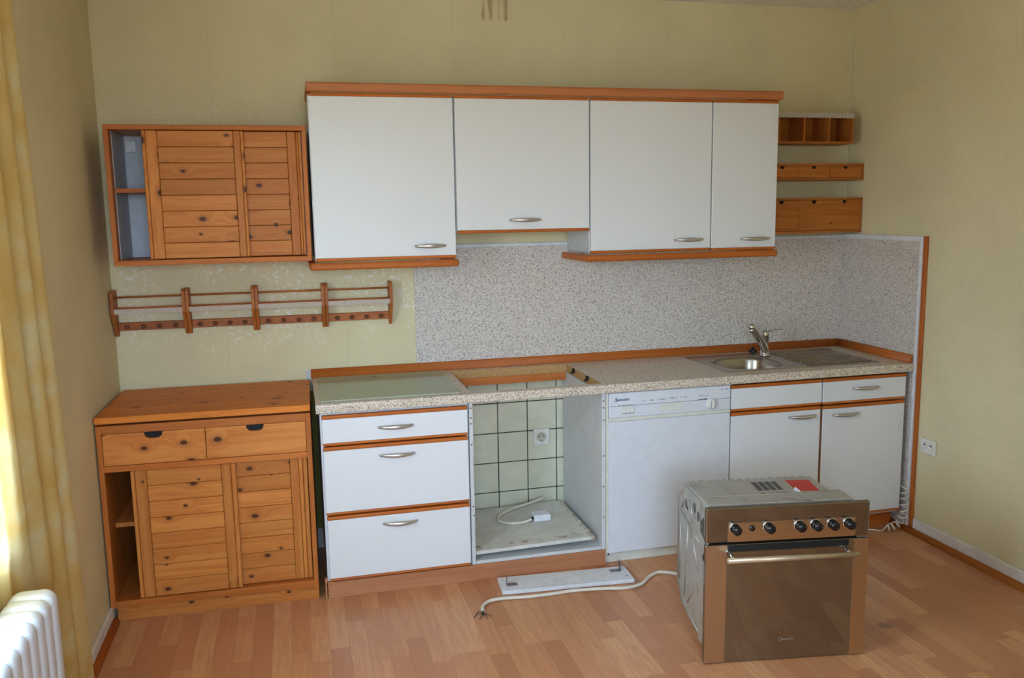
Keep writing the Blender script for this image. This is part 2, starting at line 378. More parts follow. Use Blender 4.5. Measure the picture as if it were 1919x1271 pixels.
def spline(P, n=10):
    P = [Vector(p) for p in P]; out = []
    for i in range(len(P)-1):
        a, b, c, d = P[max(i-1, 0)], P[i], P[i+1], P[min(i+2, len(P)-1)]
        for k in range(n):
            t = k/n; out.append(.5*((2*b)+(c-a)*t+(2*a-5*b+4*c-d)*t*t+(3*b-a-3*c+d)*t**3))
    return out+[P[-1]]
def text_mesh(s, size, x, y, z, extr=.0004, bold=0):
    c = bpy.data.curves.new('t', 'FONT'); c.body = s; c.size = size; c.extrude = extr; c.offset = bold; c.resolution_u = 2
    o = bpy.data.objects.new('t', c); COL.objects.link(o); bpy.context.view_layer.update()
    me = bpy.data.meshes.new_from_object(o.evaluated_get(bpy.context.evaluated_depsgraph_get()))
    mb = MB(); mb.b.from_mesh(me); bpy.data.objects.remove(o); bpy.data.curves.remove(c); bpy.data.meshes.remove(me)
    mb.b.transform(Matrix.Translation((x, y, z)) @ Matrix.Rotation(math.pi/2, 4, 'X')); return mb

XL, XR, ZC, YF = -.818, 2.783, 2.553, -5.2
# ------------------------------------------------------------------ setting
struct('ceiling', B(XL-.3, XR+.2, YF-.3, .2, ZC, ZC+.12), 'ceil')
wall_back = struct('wall_back', B(XL-.3, XR+.2, 0, .2, -.1, ZC), 'wallb')
struct('wall_right', B(XR, XR+.2, YF-.3, 0, -.1, ZC), 'wall')
m = MB(); m.box(XL-.16, XL, LW[1], 0, -.1, ZC); m.box(XL-.16, XL, YF-.3, LW[0], -.1, ZC); m.box(XL-.16, XL, LW[0], LW[1], -.1, LW[2]); m.box(XL-.16, XL, LW[0], LW[1], LW[3], ZC)
struct('wall_left', m, 'wall')
m = MB(); m.box(XL, RW[0], YF-.25, YF, -.1, ZC); m.box(RW[1], XR, YF-.25, YF, -.1, ZC); m.box(RW[0], RW[1], YF-.25, YF, -.1, RW[2]); m.box(RW[0], RW[1], YF-.25, YF, RW[3], ZC)
struct('wall_front', m, 'wall')
struct('wall_light_blocker', B(.95, XR, -3.62, -3.50, 0, ZC), 'wall')  # unseen stub added to block rear window light from the sink side
def window(name, horizontal, a0, a1, z0, z1, c0, c1):
    def bx(p, q, r, s): return (MB().box(p, q, c0, c1, r, s, .004) if horizontal else MB().box(c0, c1, p, q, r, s, .004))
    f = MB(); t = .06
    for (p, q, r, s) in ((a0, a1, z0, z0+t), (a0, a1, z1-t, z1), (a0, a0+t, z0+t, z1-t), (a1-t, a1, z0+t, z1-t), ((a0+a1)/2-.05, (a0+a1)/2+.05, z0+t, z1-t)):
        f.box(p, q, c0, c1, r, s, .004) if horizontal else f.box(c0, c1, p, q, r, s, .004)
    fr = struct(name, f, 'white', ((a0+a1)/2, (c0+c1)/2, z0) if horizontal else ((c0+c1)/2, (a0+a1)/2, z0))
    cm = (c0+c1)/2
    for p, q in ((a0+t, (a0+a1)/2-.05), ((a0+a1)/2+.05, a1-t)):
        g = MB(); g.box(p, q, cm-.003, cm+.003, z0+t, z1-t) if horizontal else g.box(cm-.003, cm+.003, p, q, z0+t, z1-t); part('pane', g, 'pane', fr)
    return fr
window('window_1', False, LW[0], LW[1], LW[2], LW[3], XL-.15, XL-.09)
window('window_2', True, RW[0], RW[1], RW[2], RW[3], YF-.23, YF-.17)

struct('trim_1', B(XR-.007, XR-.0005, -.007, -.0005, 1.42, ZC-.002, .002), 'caulk')
floor = struct('floor', B(XL-.3, XR+.2, YF-.3, .2, -.12, -.006), 'sub')
WS = .0685; ncol = int((XR-XL)/WS)+1; cache = {}; nstrip = 0
rest = MB()
def strip(x, y0, y1):      # one laminate strip running towards the camera
    global nstrip
    L = round(y1-y0, 3); k = L
    if k not in cache:
        b = MB(); b.box(-WS/2+.0002, WS/2-.0002, -L/2+.0002, L/2-.0002, -.006, 0); cache[k] = mesh_of('floor_strip', b, 'lam', Vector((0, 0, 0)))
    o = bpy.data.objects.new('floor_strip', cache[k]); link(o, floor); o.location = (x, (y0+y1)/2, 0); nstrip += 1
for c in range(ncol):
    x = XL+(c+.5)*WS; y = -.44
    first = random.choice((.12, .2, .28, .36))
    while y > -1.90:
        L = first or random.choice((.36, .40, .44)); first = 0
        strip(x, y-L, y)
        y -= L
    while y > YF:
        L = .4; rest.box(x-WS/2+.0002, x+WS/2-.0002, y-L+.0002, y-.0002, -.006, 0); y -= L
    rest.box(x-WS/2+.0002, x+WS/2-.0002, -.4398, -.0002, -.006, 0)
part('floor_strip_field', rest, 'lam_rest', floor, kind='stuff')

def skirting(name, x0, x1, y0, y1, h, along, mould_):
    o = struct(name, B(x0, x1, y0, y1, 0, h, .003), 'skirt', ((x0+x1)/2, (y0+y1)/2, 0))
    part('quarter_moulding', mould_, 'mould' if along == 'y' else 'mouldx', o); return o
def quarter(xw, s, y0, y1, r=.024):
    p = [(xw, 0), (xw, r)]+[(xw+s*r*math.sin(a), r*math.cos(a)) for a in [i*math.pi/12 for i in range(1, 7)]]
    return MB().prism(p, 'y', y0, y1, True)
skirting('baseboard_right', XR-.013, XR, YF, -.635, .07, 'y', quarter(XR-.0135, -1, YF, -.46, .024))
skirting('baseboard_left', XL, XL+.013, YF, -.02, .062, 'y', quarter(XL+.0135, 1, YF, -.56, .022))
o = struct('baseboard_back', B(XL+.02, .60, -.013, 0, 0, .094, .003), 'skirt', (-.1, 0, 0))

# tiles behind the worktop, one by one, set on a grout bed on the back wall
bed = part('grout_bed', B(.60, 1.31, -.004, 0, .05, .80), 'grout', wall_back)
tm = {}
for ci in range(5):
    for ri in range(5):
        x0 = .574+.15*ci; z0 = .637-.15*ri; x0b = max(x0, .60); x1b = min(x0+.15, 1.31); z1b = min(z0+.15, .80)
        k = (round(x1b-x0b, 3), round(z1b-z0, 3))
        if k not in tm:
            b = MB(); b.box(-k[0]/2+.0025, k[0]/2-.0025, -.004, .004, -k[1]/2+.0025, k[1]/2-.0025, .0012); tm[k] = mesh_of('tile', b, 'tile', Vector((0, 0, 0)))
        o = bpy.data.objects.new('tile', tm[k]); link(o, wall_back); o.location = ((x0b+x1b)/2, -.0055, (z0+z1b)/2)

# ------------------------------------------------------------------ splash panels
H = .821
t = thing('splash_panel', 'grey speckled splash panel on the back wall above the worktop', 'panel', (1.6, 0, .822))
part('panel', B(.486, XR-.016, -.012, -.0005, .822, 1.398), 'splash', t)
part('edge_profile', B(.486, XR-.016, -.0145, -.0005, 1.398, 1.414, .002), 'white', t, label='white top edge profile')
t = thing('side_splash_panel', 'grey speckled panel with white edging on the right wall beside the sink', 'panel', (XR-.008, -.3, 0))
part('panel', B(XR-.015, XR-.0005, -.590, -.0005, .002, 1.395), 'splash', t)
part('edge_profile', B(XR-.018, XR-.0005, -.590, -.013, 1.395, 1.419, .002), 'white', t, label='white top edge profile')
part('edge_profile', B(XR-.020, XR-.0005, -.606, -.590, .002, 1.419, .002), 'white', t, label='white front edge profile')
part('edge_lath', B(XR-.012, XR-.0005, -.629, -.606, .002, 1.419, .002), 'brownz', t, label='brown wooden lath along the front edge')

# ------------------------------------------------------------------ worktop
def worktop():
    holes = [(.632, 1.210, -.558, -.070), (1.865, 2.20, -.495, -.175), ]
    X0, X1, Y0, Y1, Z0, Z1 = 0, 2.764, -.60, -.004, .783, H
    xs = sorted({X0, X1, *[h[0] for h in holes], *[h[1] for h in holes]}); ys = sorted({Y0, Y1, *[h[2] for h in holes], *[h[3] for h in holes]})
    hole = lambda x, y: any(h[0] < x < h[1] and h[2] < y < h[3] for h in holes)
    b = MB(); V = {}
    def v(x, y, z):
        if (x, y, z) not in V: V[(x, y, z)] = b.b.verts.new((x, y, z))
        return V[(x, y, z)]
    def f(vs_, mi=0): q = b.b.faces.new(vs_); q.material_index = mi
    for i in range(len(xs)-1):
        for j in range(len(ys)-1):
            xa, xb, ya, yb = xs[i], xs[i+1], ys[j], ys[j+1]; cx, cy = (xa+xb)/2, (ya+yb)/2
            if hole(cx, cy): continue
            f([v(xa, ya, Z1), v(xb, ya, Z1), v(xb, yb, Z1), v(xa, yb, Z1)]); f([v(xa, yb, Z0), v(xb, yb, Z0), v(xb, ya, Z0), v(xa, ya, Z0)], 1)
            for (px, py, qx, qy, nx, ny) in ((xa, ya, xb, ya, cx, ya-1e-4), (xb, ya, xb, yb, xb+1e-4, cy), (xb, yb, xa, yb, cx, yb+1e-4), (xa, yb, xa, ya, xa-1e-4, cy)):
                out = nx < X0 or nx > X1 or ny < Y0 or ny > Y1
                if out or hole(nx, ny): f([v(px, py, Z0), v(qx, qy, Z0), v(qx, qy, Z1), v(px, py, Z1)], 0 if out else 1)
    es = [e for e in b.b.edges if all(abs(q.co.y-Y0) < 1e-6 and abs(q.co.z-Z1) < 1e-6 for q in e.verts)]
    bmesh.ops.bevel(b.b, geom=es, offset=.010, segments=4, profile=.5, affect='EDGES')
    es = [e for e in b.b.edges if all(abs(q.co.y-Y0) < 1e-6 and abs(q.co.z-Z0) < 1e-6 for q in e.verts)]
    bmesh.ops.bevel(b.b, geom=es, offset=.005, segments=3, profile=.5, affect='EDGES')
    return b
t = thing('worktop', 'long speckled kitchen worktop with an empty hob cutout', 'worktop', (1.38, -.3, .783))
wt = part('worktop_slab', worktop(), ['work', 'chip'], t)
for y, in ((-.19,), (-.385,)):
    c = MB(); c.box(1.199, 1.2095, y-.008, y+.008, .800, .8215, .002); c.box(1.192, 1.200, y-.004, y+.004, .796, .806, .001); part('hob_clip', c, 'blackm', t, label='small black hob clip')
def upstand(name, b, mat, label):
    return solid(name, b, mat, label, 'trim')
p = [(-.0145, 0), (-.0145, .040), (-.018, .040), (-.022, .034), (-.028, .005), (-.028, 0)]
upstand('upstand_strip', MB().prism([(y, H+z) for y, z in p], 'x', -.004, XR-.022, True), 'brown', 'brown upstand strip along the back of the worktop')
upstand('upstand_strip', MB().prism([(XR-.0185-(-q[0]-.0145)-.002, H+q[1]) for q in p], 'y', -.585, -.031, True), 'browny', 'short brown upstand strip at the right end of the worktop')
t = thing('glass_cover_plate', 'green tinted glass plate lying on the left end of the worktop', 'glass plate', (.305, -.30, H), -.6, True)
part('glass_pane', B(-.283, .283, -.262, .252, .0004, .0052, .0015), 'glassp', t)
g = MB(); g.lathe((-.03, .20, .0053), (0, 0, 1), [(0, .010), (.0012, .006), (.0014, 0.0)], 12); part('glue_spot', g, 'glue', t, label='brown glue spot')

# ------------------------------------------------------------------ fitted kitchen units
def handle(par, x0, x1, yf, z):
    n = 16; pts = []; ra = []; rb = []
    for i in range(n+1):
        s = i/n; pts.append((x0+(x1-x0)*s, yf-.004-.022*math.sin(math.pi*s)**.55, z)); q = math.sin(math.pi*s)
        ra.append(.0034+.0026*q); rb.append(.0050+.0048*q)
    b = MB(); b.sweep(pts, ra, rb, 10)
    for x in (x0, x1): b.cyl((x, yf, z), (x, yf-.008, z), .0055, 10)
    return part('handle', b, 'nickel', par, label='satin metal bow handle')
def front(par, name, x0, x1, z0, z1, yf, hx=None, hz=None, top=.016, bot=.011, th=.019):
    f = part(name, B(x0, x1, yf, yf+th, z0+bot, z1-top, .002), 'front', par)
    def strip_(za, zb): return MB().box(x0, x1, yf-.002, yf+th, za, zb, .005, 2)
    part('edge_strip', strip_(z1-top, z1), 'brown', f, label='brown wooden edge strip'); part('edge_strip', strip_(z0, z0+bot), 'brown', f, label='brown wooden edge strip')
    if hx: handle(f, hx[0], hx[1], yf, hz)
    return f
def carcass(par, x0, x1, y0, y1, z0, z1, mat='carcass', th=.016, top=True):
    b = MB(); b.box(x0, x0+th, y0, y1, z0, z1); b.box(x1-th, x1, y0, y1, z0, z1); b.box(x0+th, x1-th, y0, y1, z0, z0+th); (b.box(x0+th, x1-th, y0, y1, z1-th, z1) if top else None); b.box(x0+th, x1-th, y1-.005, y1, z0+th, z1-th)
    return part('carcass', b, mat, par)
YD = -.581
t = thing('drawer_unit', 'white base unit with three drawers and brown edge strips', 'cabinet', (.32, -.3, .07))
carcass(t, .014, .6175, -.560, -.03, .070, .7815)
front(t, 'drawer', .021, .612, .645, .770, YD, (.243, .381), .708)
front(t, 'drawer', .021, .612, .355, .640, YD, (.246, .384), .590)
front(t, 'drawer', .024, .612, .074, .350, YD, (.249, .386), .300)
part('cover_cap', B(.006, .0135, -.56, -.54, .765, .7815), 'blackm', t, label='small black bracket under the worktop edge')

t = thing('oven_housing', 'white base unit with the oven missing, open at front and back', 'cabinet', (.92, -.3, .07))
for x0, x1 in ((.6195, .6355), (1.206, 1.222)): part('side_panel', B(x0, x1, -.572, -.02, .07, .7815, .001), 'carc', t)
part('bottom_panel', B(.6365, 1.205, -.568, -.03, .070, .085), 'carc', t)
fb = MB(); fb.box(.6365, 1.180, -.560, -.06, -.008, .008, .0015)
sb = part('loose_shelf', fb, 'board', t, label='stained loose white shelf board lying in the opening'); sb.location.z += .120; sb.rotation_euler = (0, -math.radians(.9), 0)
part('back_rail', B(.6365, 1.205, -.069, -.054, .745, .7825, .001), 'rawrail', t, label='raw orange rail below the hob cutout')
scr = [(.6275, .756), (.6275, .715), (.6275, .690), (.6275, .600), (.629, .330), (1.214, .745), (1.214, .715), (1.214, .66), (1.214, .50), (1.214, .36), (1.214, .22)]
for x, z in scr:
    part('screw', MB().lathe((x, -.572, z), (0, -1, 0), [(0, .0038), (.0012, .0034), (.002, 0)], 10), 'rust', t, label='rust brown screw')
for x, z in ((.69, .762), (1.115, .772)): part('screw', MB().lathe((x, -.069, z), (0, -1, 0), [(0, .004), (.0014, .003), (.002, 0)], 10), 'chrome', t)

bxs = thing('junction_box', 'white junction box with a looped cable on the loose shelf board', 'junction box', (1.005, -.285, .1295))
b = MB(); b.box(.968, 1.048, -.318, -.254, .1310, .162, .004, 2); part('box', b, 'paper', bxs)
part('cable', MB().sweep(spline([(.968, -.300, .145), (.915, -.315, .136), (.850, -.300, .134), (.812, -.255, .134), (.835, -.190, .136), (.920, -.120, .138), (1.02, -.075, .140), (1.09, -.045, .15)], 8), .0065, None, 8), 'cable', bxs)
part('gland', MB().cyl((.9695, -.299, .145), (.956, -.303, .143), .008, 10), 'black', bxs)

# plinth board
b = MB(); b.box(.010, 1.222, -.574, -.559, .0005, .069); b.box(.003, .0135, -.574, -.559, .0005, .088)
solid('plinth_board', b, 'plinth', 'beech plinth board on the floor below the drawer unit', 'plinth')

# dishwasher
t = thing('dishwasher', 'white built-in dishwasher between the open housing and the sink unit', 'dishwasher', (1.52, -.3, 0))
YW = -.586
part('body', B(1.2265, 1.8155, -.56, -.03, .052, .7815), 'dw', t)
cp = part('control_panel', B(1.234, 1.8135, YW, -.56, .668, .779, .003), 'dw', t)
part('trim_ledge', B(1.230, 1.8135, YW-.004, -.56, .653, .668, .003), 'cream', t, label='cream ledge under the control panel')
part('door_panel', B(1.232, 1.8135, YW, -.56, .054, .652, .002), 'dw', t)
part('side_strip', B(1.2235, 1.2315, YW+.002, -.56, .054, .779, .001), 'cream', t)
part('kick_panel', B(1.2235, 1.8155, -.556, -.540, .001, .051), 'cream', t)
part('foot_slot', B(1.240, 1.246, -.5575, -.556, .034, .044), 'blackm', t)
part('panel_line', B(1.236, 1.8125, YW-.0007, YW, .7195, .7212), 'print', cp)
for i in range(3):
    x0 = 1.2925+i*.0186; k = part('push_button', B(x0, x0+.0178, YW-.006, YW, .688, .7185, .0015), 'creamk', cp); part('button_lip', B(x0, x0+.0178, YW-.0064, YW-.0058, .6865, .6885), 'print', k)
for i in range(4): part('button_mark', B(1.277+i*.0186, 1.287+i*.0186, YW-.0007, YW, .7222, .7245), 'print', cp)
gr = MB(); gr.box(1.474, 1.576, YW-.002, YW, .712, .717); gr.box(1.474, 1.576, YW-.002, YW, .681, .686); gr.box(1.474, 1.479, YW-.002, YW, .686, .712); gr.box(1.571, 1.576, YW-.002, YW, .686, .712)
hg = part('door_grip', gr, 'cream', cp, label='recessed door grip'); part('grip_recess', B(1.479, 1.571, YW-.0006, YW, .686, .712), 'creamk', hg)
kb = part('programme_knob', MB().lathe((1.718, YW, .701), (0, -1, 0), [(0, .026), (.003, .026), (.004, .022), (.010, .0205), (.012, .018), (.012, 0)], 28), 'creamk', cp)
part('knob_grip', B(1.7145, 1.7265, YW-.022, YW-.0122, .683, .722, .004, 2), 'creamk', kb); part('knob_pointer', B(1.7135, 1.7147, YW-.0135, YW-.0122, .683, .718), 'print', kb)
# printed marks
lg = MB(); n = 20; R0, R1 = .0095, .0078
vsx = [lg.b.verts.new((1.268+r*math.cos(2*math.pi*k/n), YW-.0006, .7485+r*math.sin(2*math.pi*k/n))) for r in (R0, R1) for k in range(n)]
for k in range(n-3): lg.b.faces.new([vsx[k+2], vsx[(k+3) % n], vsx[n+(k+3) % n], vsx[n+k+2]])
part('emblem_ring', lg, 'navy', cp)
part('lettering', text_mesh('Bauknecht', .0150, 1.2635, YW-.0004, .7435, .0003, .0004), 'navy', cp)
part('lettering', text_mesh('sp', .0115, 1.7665, YW-.0004, .7585, .0003), 'print', cp); part('lettering', text_mesh('950', .0115, 1.7835, YW-.0004, .7585, .0003), 'pink', cp)
for gx, ks in ((1.388, (0, .012)), (1.424, (0, .006, .010)), (1.462, (0, .009, .016, .021, .027, .034)), (1.520, (0, .007, .013, .020, .030)), (1.570, (0, .010, .016, .022, .032)), (1.660, (0, .009, .020, .028, .038))):
    for k in ks:
        zz = .7345 + (0.002 if gx > 1.5 else 0); part('programme_mark', B(gx+k, gx+k+random.uniform(.0014, .004), YW-.0006, YW, zz, zz+random.uniform(.004, .0065)), 'print', cp)
part('scale_wedge', MB().prism([(1.647, .7215), (1.700, .7215), (1.697, .7275), (1.652, .7235)], 'y', YW-.0006, YW), 'print', cp)

# sink unit
t = thing('sink_unit', 'white sink base unit with two doors and brown edge strips', 'cabinet', (2.27, -.3, .07))
carcass(t, 1.8185, 2.735, -.560, -.03, .085, .7815, top=False)
front(t, 'false_drawer', 1.8205, 2.284, .653, .774, YD)
front(t, 'door', 1.8205, 2.280, .075, .648, YD, (2.117, 2.250), .606)
front(t, 'drawer', 2.291, 2.738, .651, .774, YD, (2.449, 2.581), .720)
front(t, 'door', 2.2925, 2.736, .097, .645, YD, (2.345, 2.477), .600)
part('hinge_side', B(2.2808, 2.2918, -.5785, -.560, .10, .645), 'gapbrown', t, label='brown strip between the two doors')
part('plinth', B(1.8185, 2.755, -.500, -.485, .0005, .084), 'brown', t, label='orange brown plinth')
part('scuff_ring', MB().sweep([(2.718+.010*math.cos(a), YD-.0004, .512+.017*math.sin(a)) for a in [math.pi*.35+i*math.pi*1.1/14 for i in range(15)]], .0006, None, 5), 'print', t)

# wall units
YV = -.349
def wall_unit(label, x0, x1, z0, hx, hz):
    t = thing('wall_cabinet', label, 'cabinet', ((x0+x1)/2, -.17, z0), group='white wall cabinets')
    carcass(t, x0-.002, x1+.0015, -.329, -.0165, z0+.004, 2.046)
    front(t, 'door', x0, x1, z0, 2.050, YV, hx, hz, .013, .013); return t
wall_unit('leftmost tall white wall cabinet beside the pine wall cabinet', .035, .6255, 1.369, (.446, .580), 1.424)
wall_unit('short white wall cabinet with its handle centred, above the hob cutout', .633, 1.230, 1.472, (.864, 1.002), 1.526)
wall_unit('wide tall white wall cabinet right of the short one', 1.237, 1.8215, 1.369, (1.644, 1.780), 1.422)
wall_unit('narrow white wall cabinet at the right end of the row', 1.8275, 2.159, 1.366, (1.981, 2.121), 1.419)
t = thing('cornice', 'long beech cornice board on top of the white wall cabinets', 'cornice', (1.1, -.19, 2.0515))
part('cornice_board', MB().prism([(-.350, 2.0525), (-.366, 2.0525), (-.372, 2.058), (-.374, 2.082), (-.368, 2.089), (-.350, 2.089)], 'x', .030, 2.166), 'corn', t)
part('side_return', B(.030, .046, -.350, -.0165, 2.0525, 2.089, .002), 'browny', t); part('side_return', B(2.150, 2.166, -.350, -.0165, 2.0525, 2.089, .002), 'browny', t)
def pelmet(label, x0, x1):
    t = thing('light_pelmet', label, 'pelmet', ((x0+x1)/2, -.2, 1.334), group='rounded brown pelmets')
    pr = [(.0, 0), (.026, 0), (.029, .010), (.029, .020), (.026, .030), (.0, .030)]
    def rail(a0, a1, axis, base, sgn):
        b = MB(); b.prism([(base+sgn*(q[0]-.026), 1.3355+q[1]) for q in pr], axis, a0, a1, True); return b
    f = MB(); f.box(x0+.002, x1-.002, -.383, -.352, 1.3345, 1.3645, .010, 3); part('front_rail', f, 'brown', t)
    for a, b_ in ((x0, x0+.026), (x1-.026, x1)):
        s = MB(); s.box(a, b_, -.352, -.0165, 1.3345, 1.3645, .008, 3); part('side_rail', s, 'browny', t)
pelmet('rounded brown pelmet under the leftmost white wall cabinet', .010, .634)
pelmet('rounded brown pelmet under the two right white wall cabinets', 1.205, 2.158)
def loop(label, x0, x1, y, zt, zb):
    pts = spline([(x0, y, zt), (x0+(x1-x0)*.15, y, zt-(zt-zb)*.6), ((x0+x1)/2, y, zb), (x1-(x1-x0)*.15, y, zt-(zt-zb)*.6), (x1, y, zt)], 8)
    solid('lamp_cable', MB().sweep(pts, .0022, None, 6), 'cable', label, 'cable')
loop('short cream cable loop hanging under the wide right wall cabinet', 1.400, 1.486, -.20, 1.372, 1.296)
loop('larger cream cable loop hanging under the narrow wall cabinet', 1.915, 2.037, -.20, 1.370, 1.268)

# ------------------------------------------------------------------ sink, tap
t = thing('sink', 'stainless steel sink with round basin and ribbed drainer', 'sink', (2.24, -.3, H))
CX_, CY_, A_, B_ = 2.032, -.335, .152, .150
def sup(k, n, a, b, e=2.8):
    th = 2*math.pi*k/n; c, s = math.cos(th), math.sin(th); return (CX_+a*math.copysign(abs(c)**(2/e), c), CY_+b*math.copysign(abs(s)**(2/e), s))
b = MB(); n = 64; rings = []
rx0, rx1, ry0, ry1 = 1.828, 2.640, -.514, -.085
def rect(k, rx1_):
    th = 2*math.pi*k/n; c, s = math.cos(th), math.sin(th)
    tt = min(((rx1_-CX_)/c if c > 1e-9 else 1e9), ((rx0-CX_)/c if c < -1e-9 else 1e9), ((ry1-CY_)/s if s > 1e-9 else 1e9), ((ry0-CY_)/s if s < -1e-9 else 1e9)); return (CX_+c*tt, CY_+s*tt)
prof = [('r', H+.0006), ('r2', H+.0042), ('r3', H+.0032), (1.06, H+.0032), (1.0, H+.001), (.965, H-.012), (.93, H-.07), (.88, H-.112), (.76, H-.132), (.35, H-.138)]
rx1d = 2.245
for a, z in prof:
    ring = []
    for k in range(n):
        if a == 'r': p = rect(k, rx1d)
        elif a == 'r2': q = rect(k, rx1d); p = (CX_+(q[0]-CX_)*.992, CY_+(q[1]-CY_)*.992)
        elif a == 'r3': q = rect(k, rx1d); p = (CX_+(q[0]-CX_)*.95, CY_+(q[1]-CY_)*.95)
        else: p = sup(k, n, A_*a, B_*a)
        ring.append(b.b.verts.new((p[0], p[1], z)))
    rings.append(ring)
for i in range(len(rings)-1):
    for k in range(n):
        q = b.b.faces.new([rings[i][k], rings[i][(k+1) % n], rings[i+1][(k+1) % n], rings[i+1][k]]); q.smooth = i > 2
b.b.faces.new(rings[-1]); bmesh.ops.recalc_face_normals(b.b, faces=b.b.faces[:])
if sum(f.normal.z for f in b.b.faces) < 0: bmesh.ops.reverse_faces(b.b, faces=b.b.faces[:])
part('basin', b, 'sinksteel', t, label='rounded steel basin')
part('drain', MB().lathe((CX_, CY_, H-.1375), (0, 0, 1), [(0, .035), (.002, .034), (.002, .020), (.0005, .018), (.0005, 0)], 24), 'chrome', t)
d = MB(); d.box(rx1d+.0003, rx1, ry0, ry1, H+.0006, H+.003, .0012)
for k in range(12):
    y = -.475+k*.031; x0 = 2.262; d.sweep([(x0+.01, y, H+.0046), (x0+.02, y, H+.0052), (2.610-.006*k, y, H+.0052), (2.617-.006*k, y, H+.0046)], .0065, .0036, 8)
part('drainer', d, 'steel', t, label='ribbed steel drainer')
tp = thing('mixer_tap', 'chrome single lever mixer tap behind the sink basin', 'tap', (2.212, -.195, H+.0047))
b = MB(); b.lathe((2.212, -.195, H+.0047), (0, 0, 1), [(0, .027), (.006, .026), (.010, .0215), (.06, .0195), (.095, .0185), (.097, .0195), (.118, .0195), (.126, .016), (.130, .008), (.131, 0)], 24); part('body', b, 'chrome', tp)
b = MB(); b.sweep(spline([(2.210, -.205, H+.030), (2.165, -.235, H+.085), (2.115, -.262, H+.140), (2.094, -.272, H+.163)], 6), .0165, None, 14)
b.lathe((2.092, -.274, H+.166), (-.55, -.45, .55), [(-.017, .008), (-.012, .0145), (0, .018), (.010, .0155), (.016, .008), (.018, 0)], 16)
b.cyl((2.090, -.278, H+.160), (2.086, -.282, H+.140), .011, 14); part('spout', b, 'chrome', tp)
b = MB(); b.sweep(spline([(2.222, -.195, H+.124), (2.245, -.197, H+.131), (2.275, -.200, H+.134), (2.302, -.203, H+.138)], 5), [.009]*6+[.0075]*10, [.005]*6+[.0028]*10, 10); part('lever', b, 'chrome', tp)
b = MB(); b.lathe((2.225, -.062, H+.0042), (0, 0, 1), [(0, .022), (.008, .020), (.011, .012), (.020, .010), (.024, .006), (.024, 0)], 20); solid('sink_plug', b, 'black', 'black rubber plug lying behind the tap', 'plug')

# ------------------------------------------------------------------ pine wall cabinet
t = thing('pine_wall_cabinet', 'pine wall cabinet with two sliding plank doors, open at left', 'cabinet', (-.36, -.16, 1.373))
X0, X1, Z0, Z1, Y0 = -.741, .021, 1.373, 1.921, -.32
part('top_board', B(X0, X1, Y0, -.001, Z1-.019, Z1, .002), 'pfx', t); part('bottom_board', B(X0, X1, Y0, -.001, Z0, Z0+.021, .002), 'pfx', t)
part('side_board', B(X0, X0+.018, Y0, -.001, Z0+.021, Z1-.019, .0015), 'pfz', t); part('side_board', B(X1-.018, X1, Y0, -.001, Z0+.021, Z1-.019, .0015), 'pfz', t)
part('back_panel', B(X0+.018, X1-.018, -.007, -.001, Z0+.021, Z1-.019), 'inner', t)
for xx in (X0+.0185, X1-.0205): part('side_lining', B(xx, xx+.002, -.27, -.007, Z0+.0215, Z1-.0195), 'inner', t)
part('shelf', B(X0+.0215, X1-.0215, -.285, -.008, 1.660, 1.677, .001), 'pfx', t)
part('hanger_cover', B(-.716, -.672, -.019, -.0075, 1.834, 1.884, .003), 'white', t, label='white plastic hanger cover')
def plank_door(par, x0, x1, z0, z1, y, stiles, n, mx='px', mz='pz', fx='pfx'):
    # stiles: list of (xa, xb); planks fill between the two innermost stile edges
    dr = bpy.data.objects.new('sliding_door', None); link(dr, par); WO[dr.name] = Vector(((x0+x1)/2, y, z0)); dr.location = WO[dr.name]-WO[par.name]; dr.empty_display_size = .02
    for a, c in stiles: part('stile', B(a+.0006, c-.0006, y, y+.017, z0, z1, .0025), mz, dr)
    pl = max([c for a, c in stiles if c < (x0+x1)/2] or [x0]); pr = min([a for a, c in stiles if a > (x0+x1)/2] or [x1])
    hgt = (z1-z0)/n
    for k in range(n): part('plank', B(pl+.0006, pr-.0006, y+.002, y+.015, z0+k*hgt+.0008, z0+(k+1)*hgt-.0008, .0016), mx, dr)
    part('door_backing', B(x0+.004, x1-.004, y+.0152, y+.0168, z0+.004, z1-.004), 'blackm', dr); return dr
plank_door(t, -.606, -.224, 1.397, 1.900, -.312, [(-.606, -.592), (-.592, -.549), (-.264, -.236), (-.236, -.224)], 8)
plank_door(t, -.236, .001, 1.397, 1.900, -.290, [(-.056, -.020), (-.020, -.010), (-.010, .001)], 8)

# ------------------------------------------------------------------ pine base cabinet (slightly turned from the wall)
t = thing('pine_base_cabinet', 'pine floor cabinet with two drawers and sliding plank doors', 'cabinet', (-.812, -.560, 0), -1.25, True)
W, D = .790, .535
part('top_slab', B(-.001, W+.001, 0, D, .793, .820, .004, 2), 'ptop', t); part('top_spacer', B(.02, W-.02, .030, D-.02, .785, .793), 'blackm', t)
for a in (0, W-.019): part('side_panel', B(a, a+.019, .006, D, .057 if a == 0 else .045, .785, .0015), 'pfz', t)
part('top_rail', B(.019, W-.019, .006, .06, .7535, .785, .001), 'pfx', t); part('middle_rail', B(.019, W-.019, .006, D-.01, .604, .627, .001), 'pfx', t)
part('bottom_board', B(.019, W-.019, .006, D-.01, .057, .084, .001), 'pfx', t); part('plinth', B(.019, W-.001, .020, .038, 0, .057, .001), 'px', t)
part('back_panel', B(.019, W-.019, D-.010, D-.004, .084, .785), 'py', t); part('shelf', B(.020, W-.020, .10, D-.011, .352, .370, .001), 'py', t)
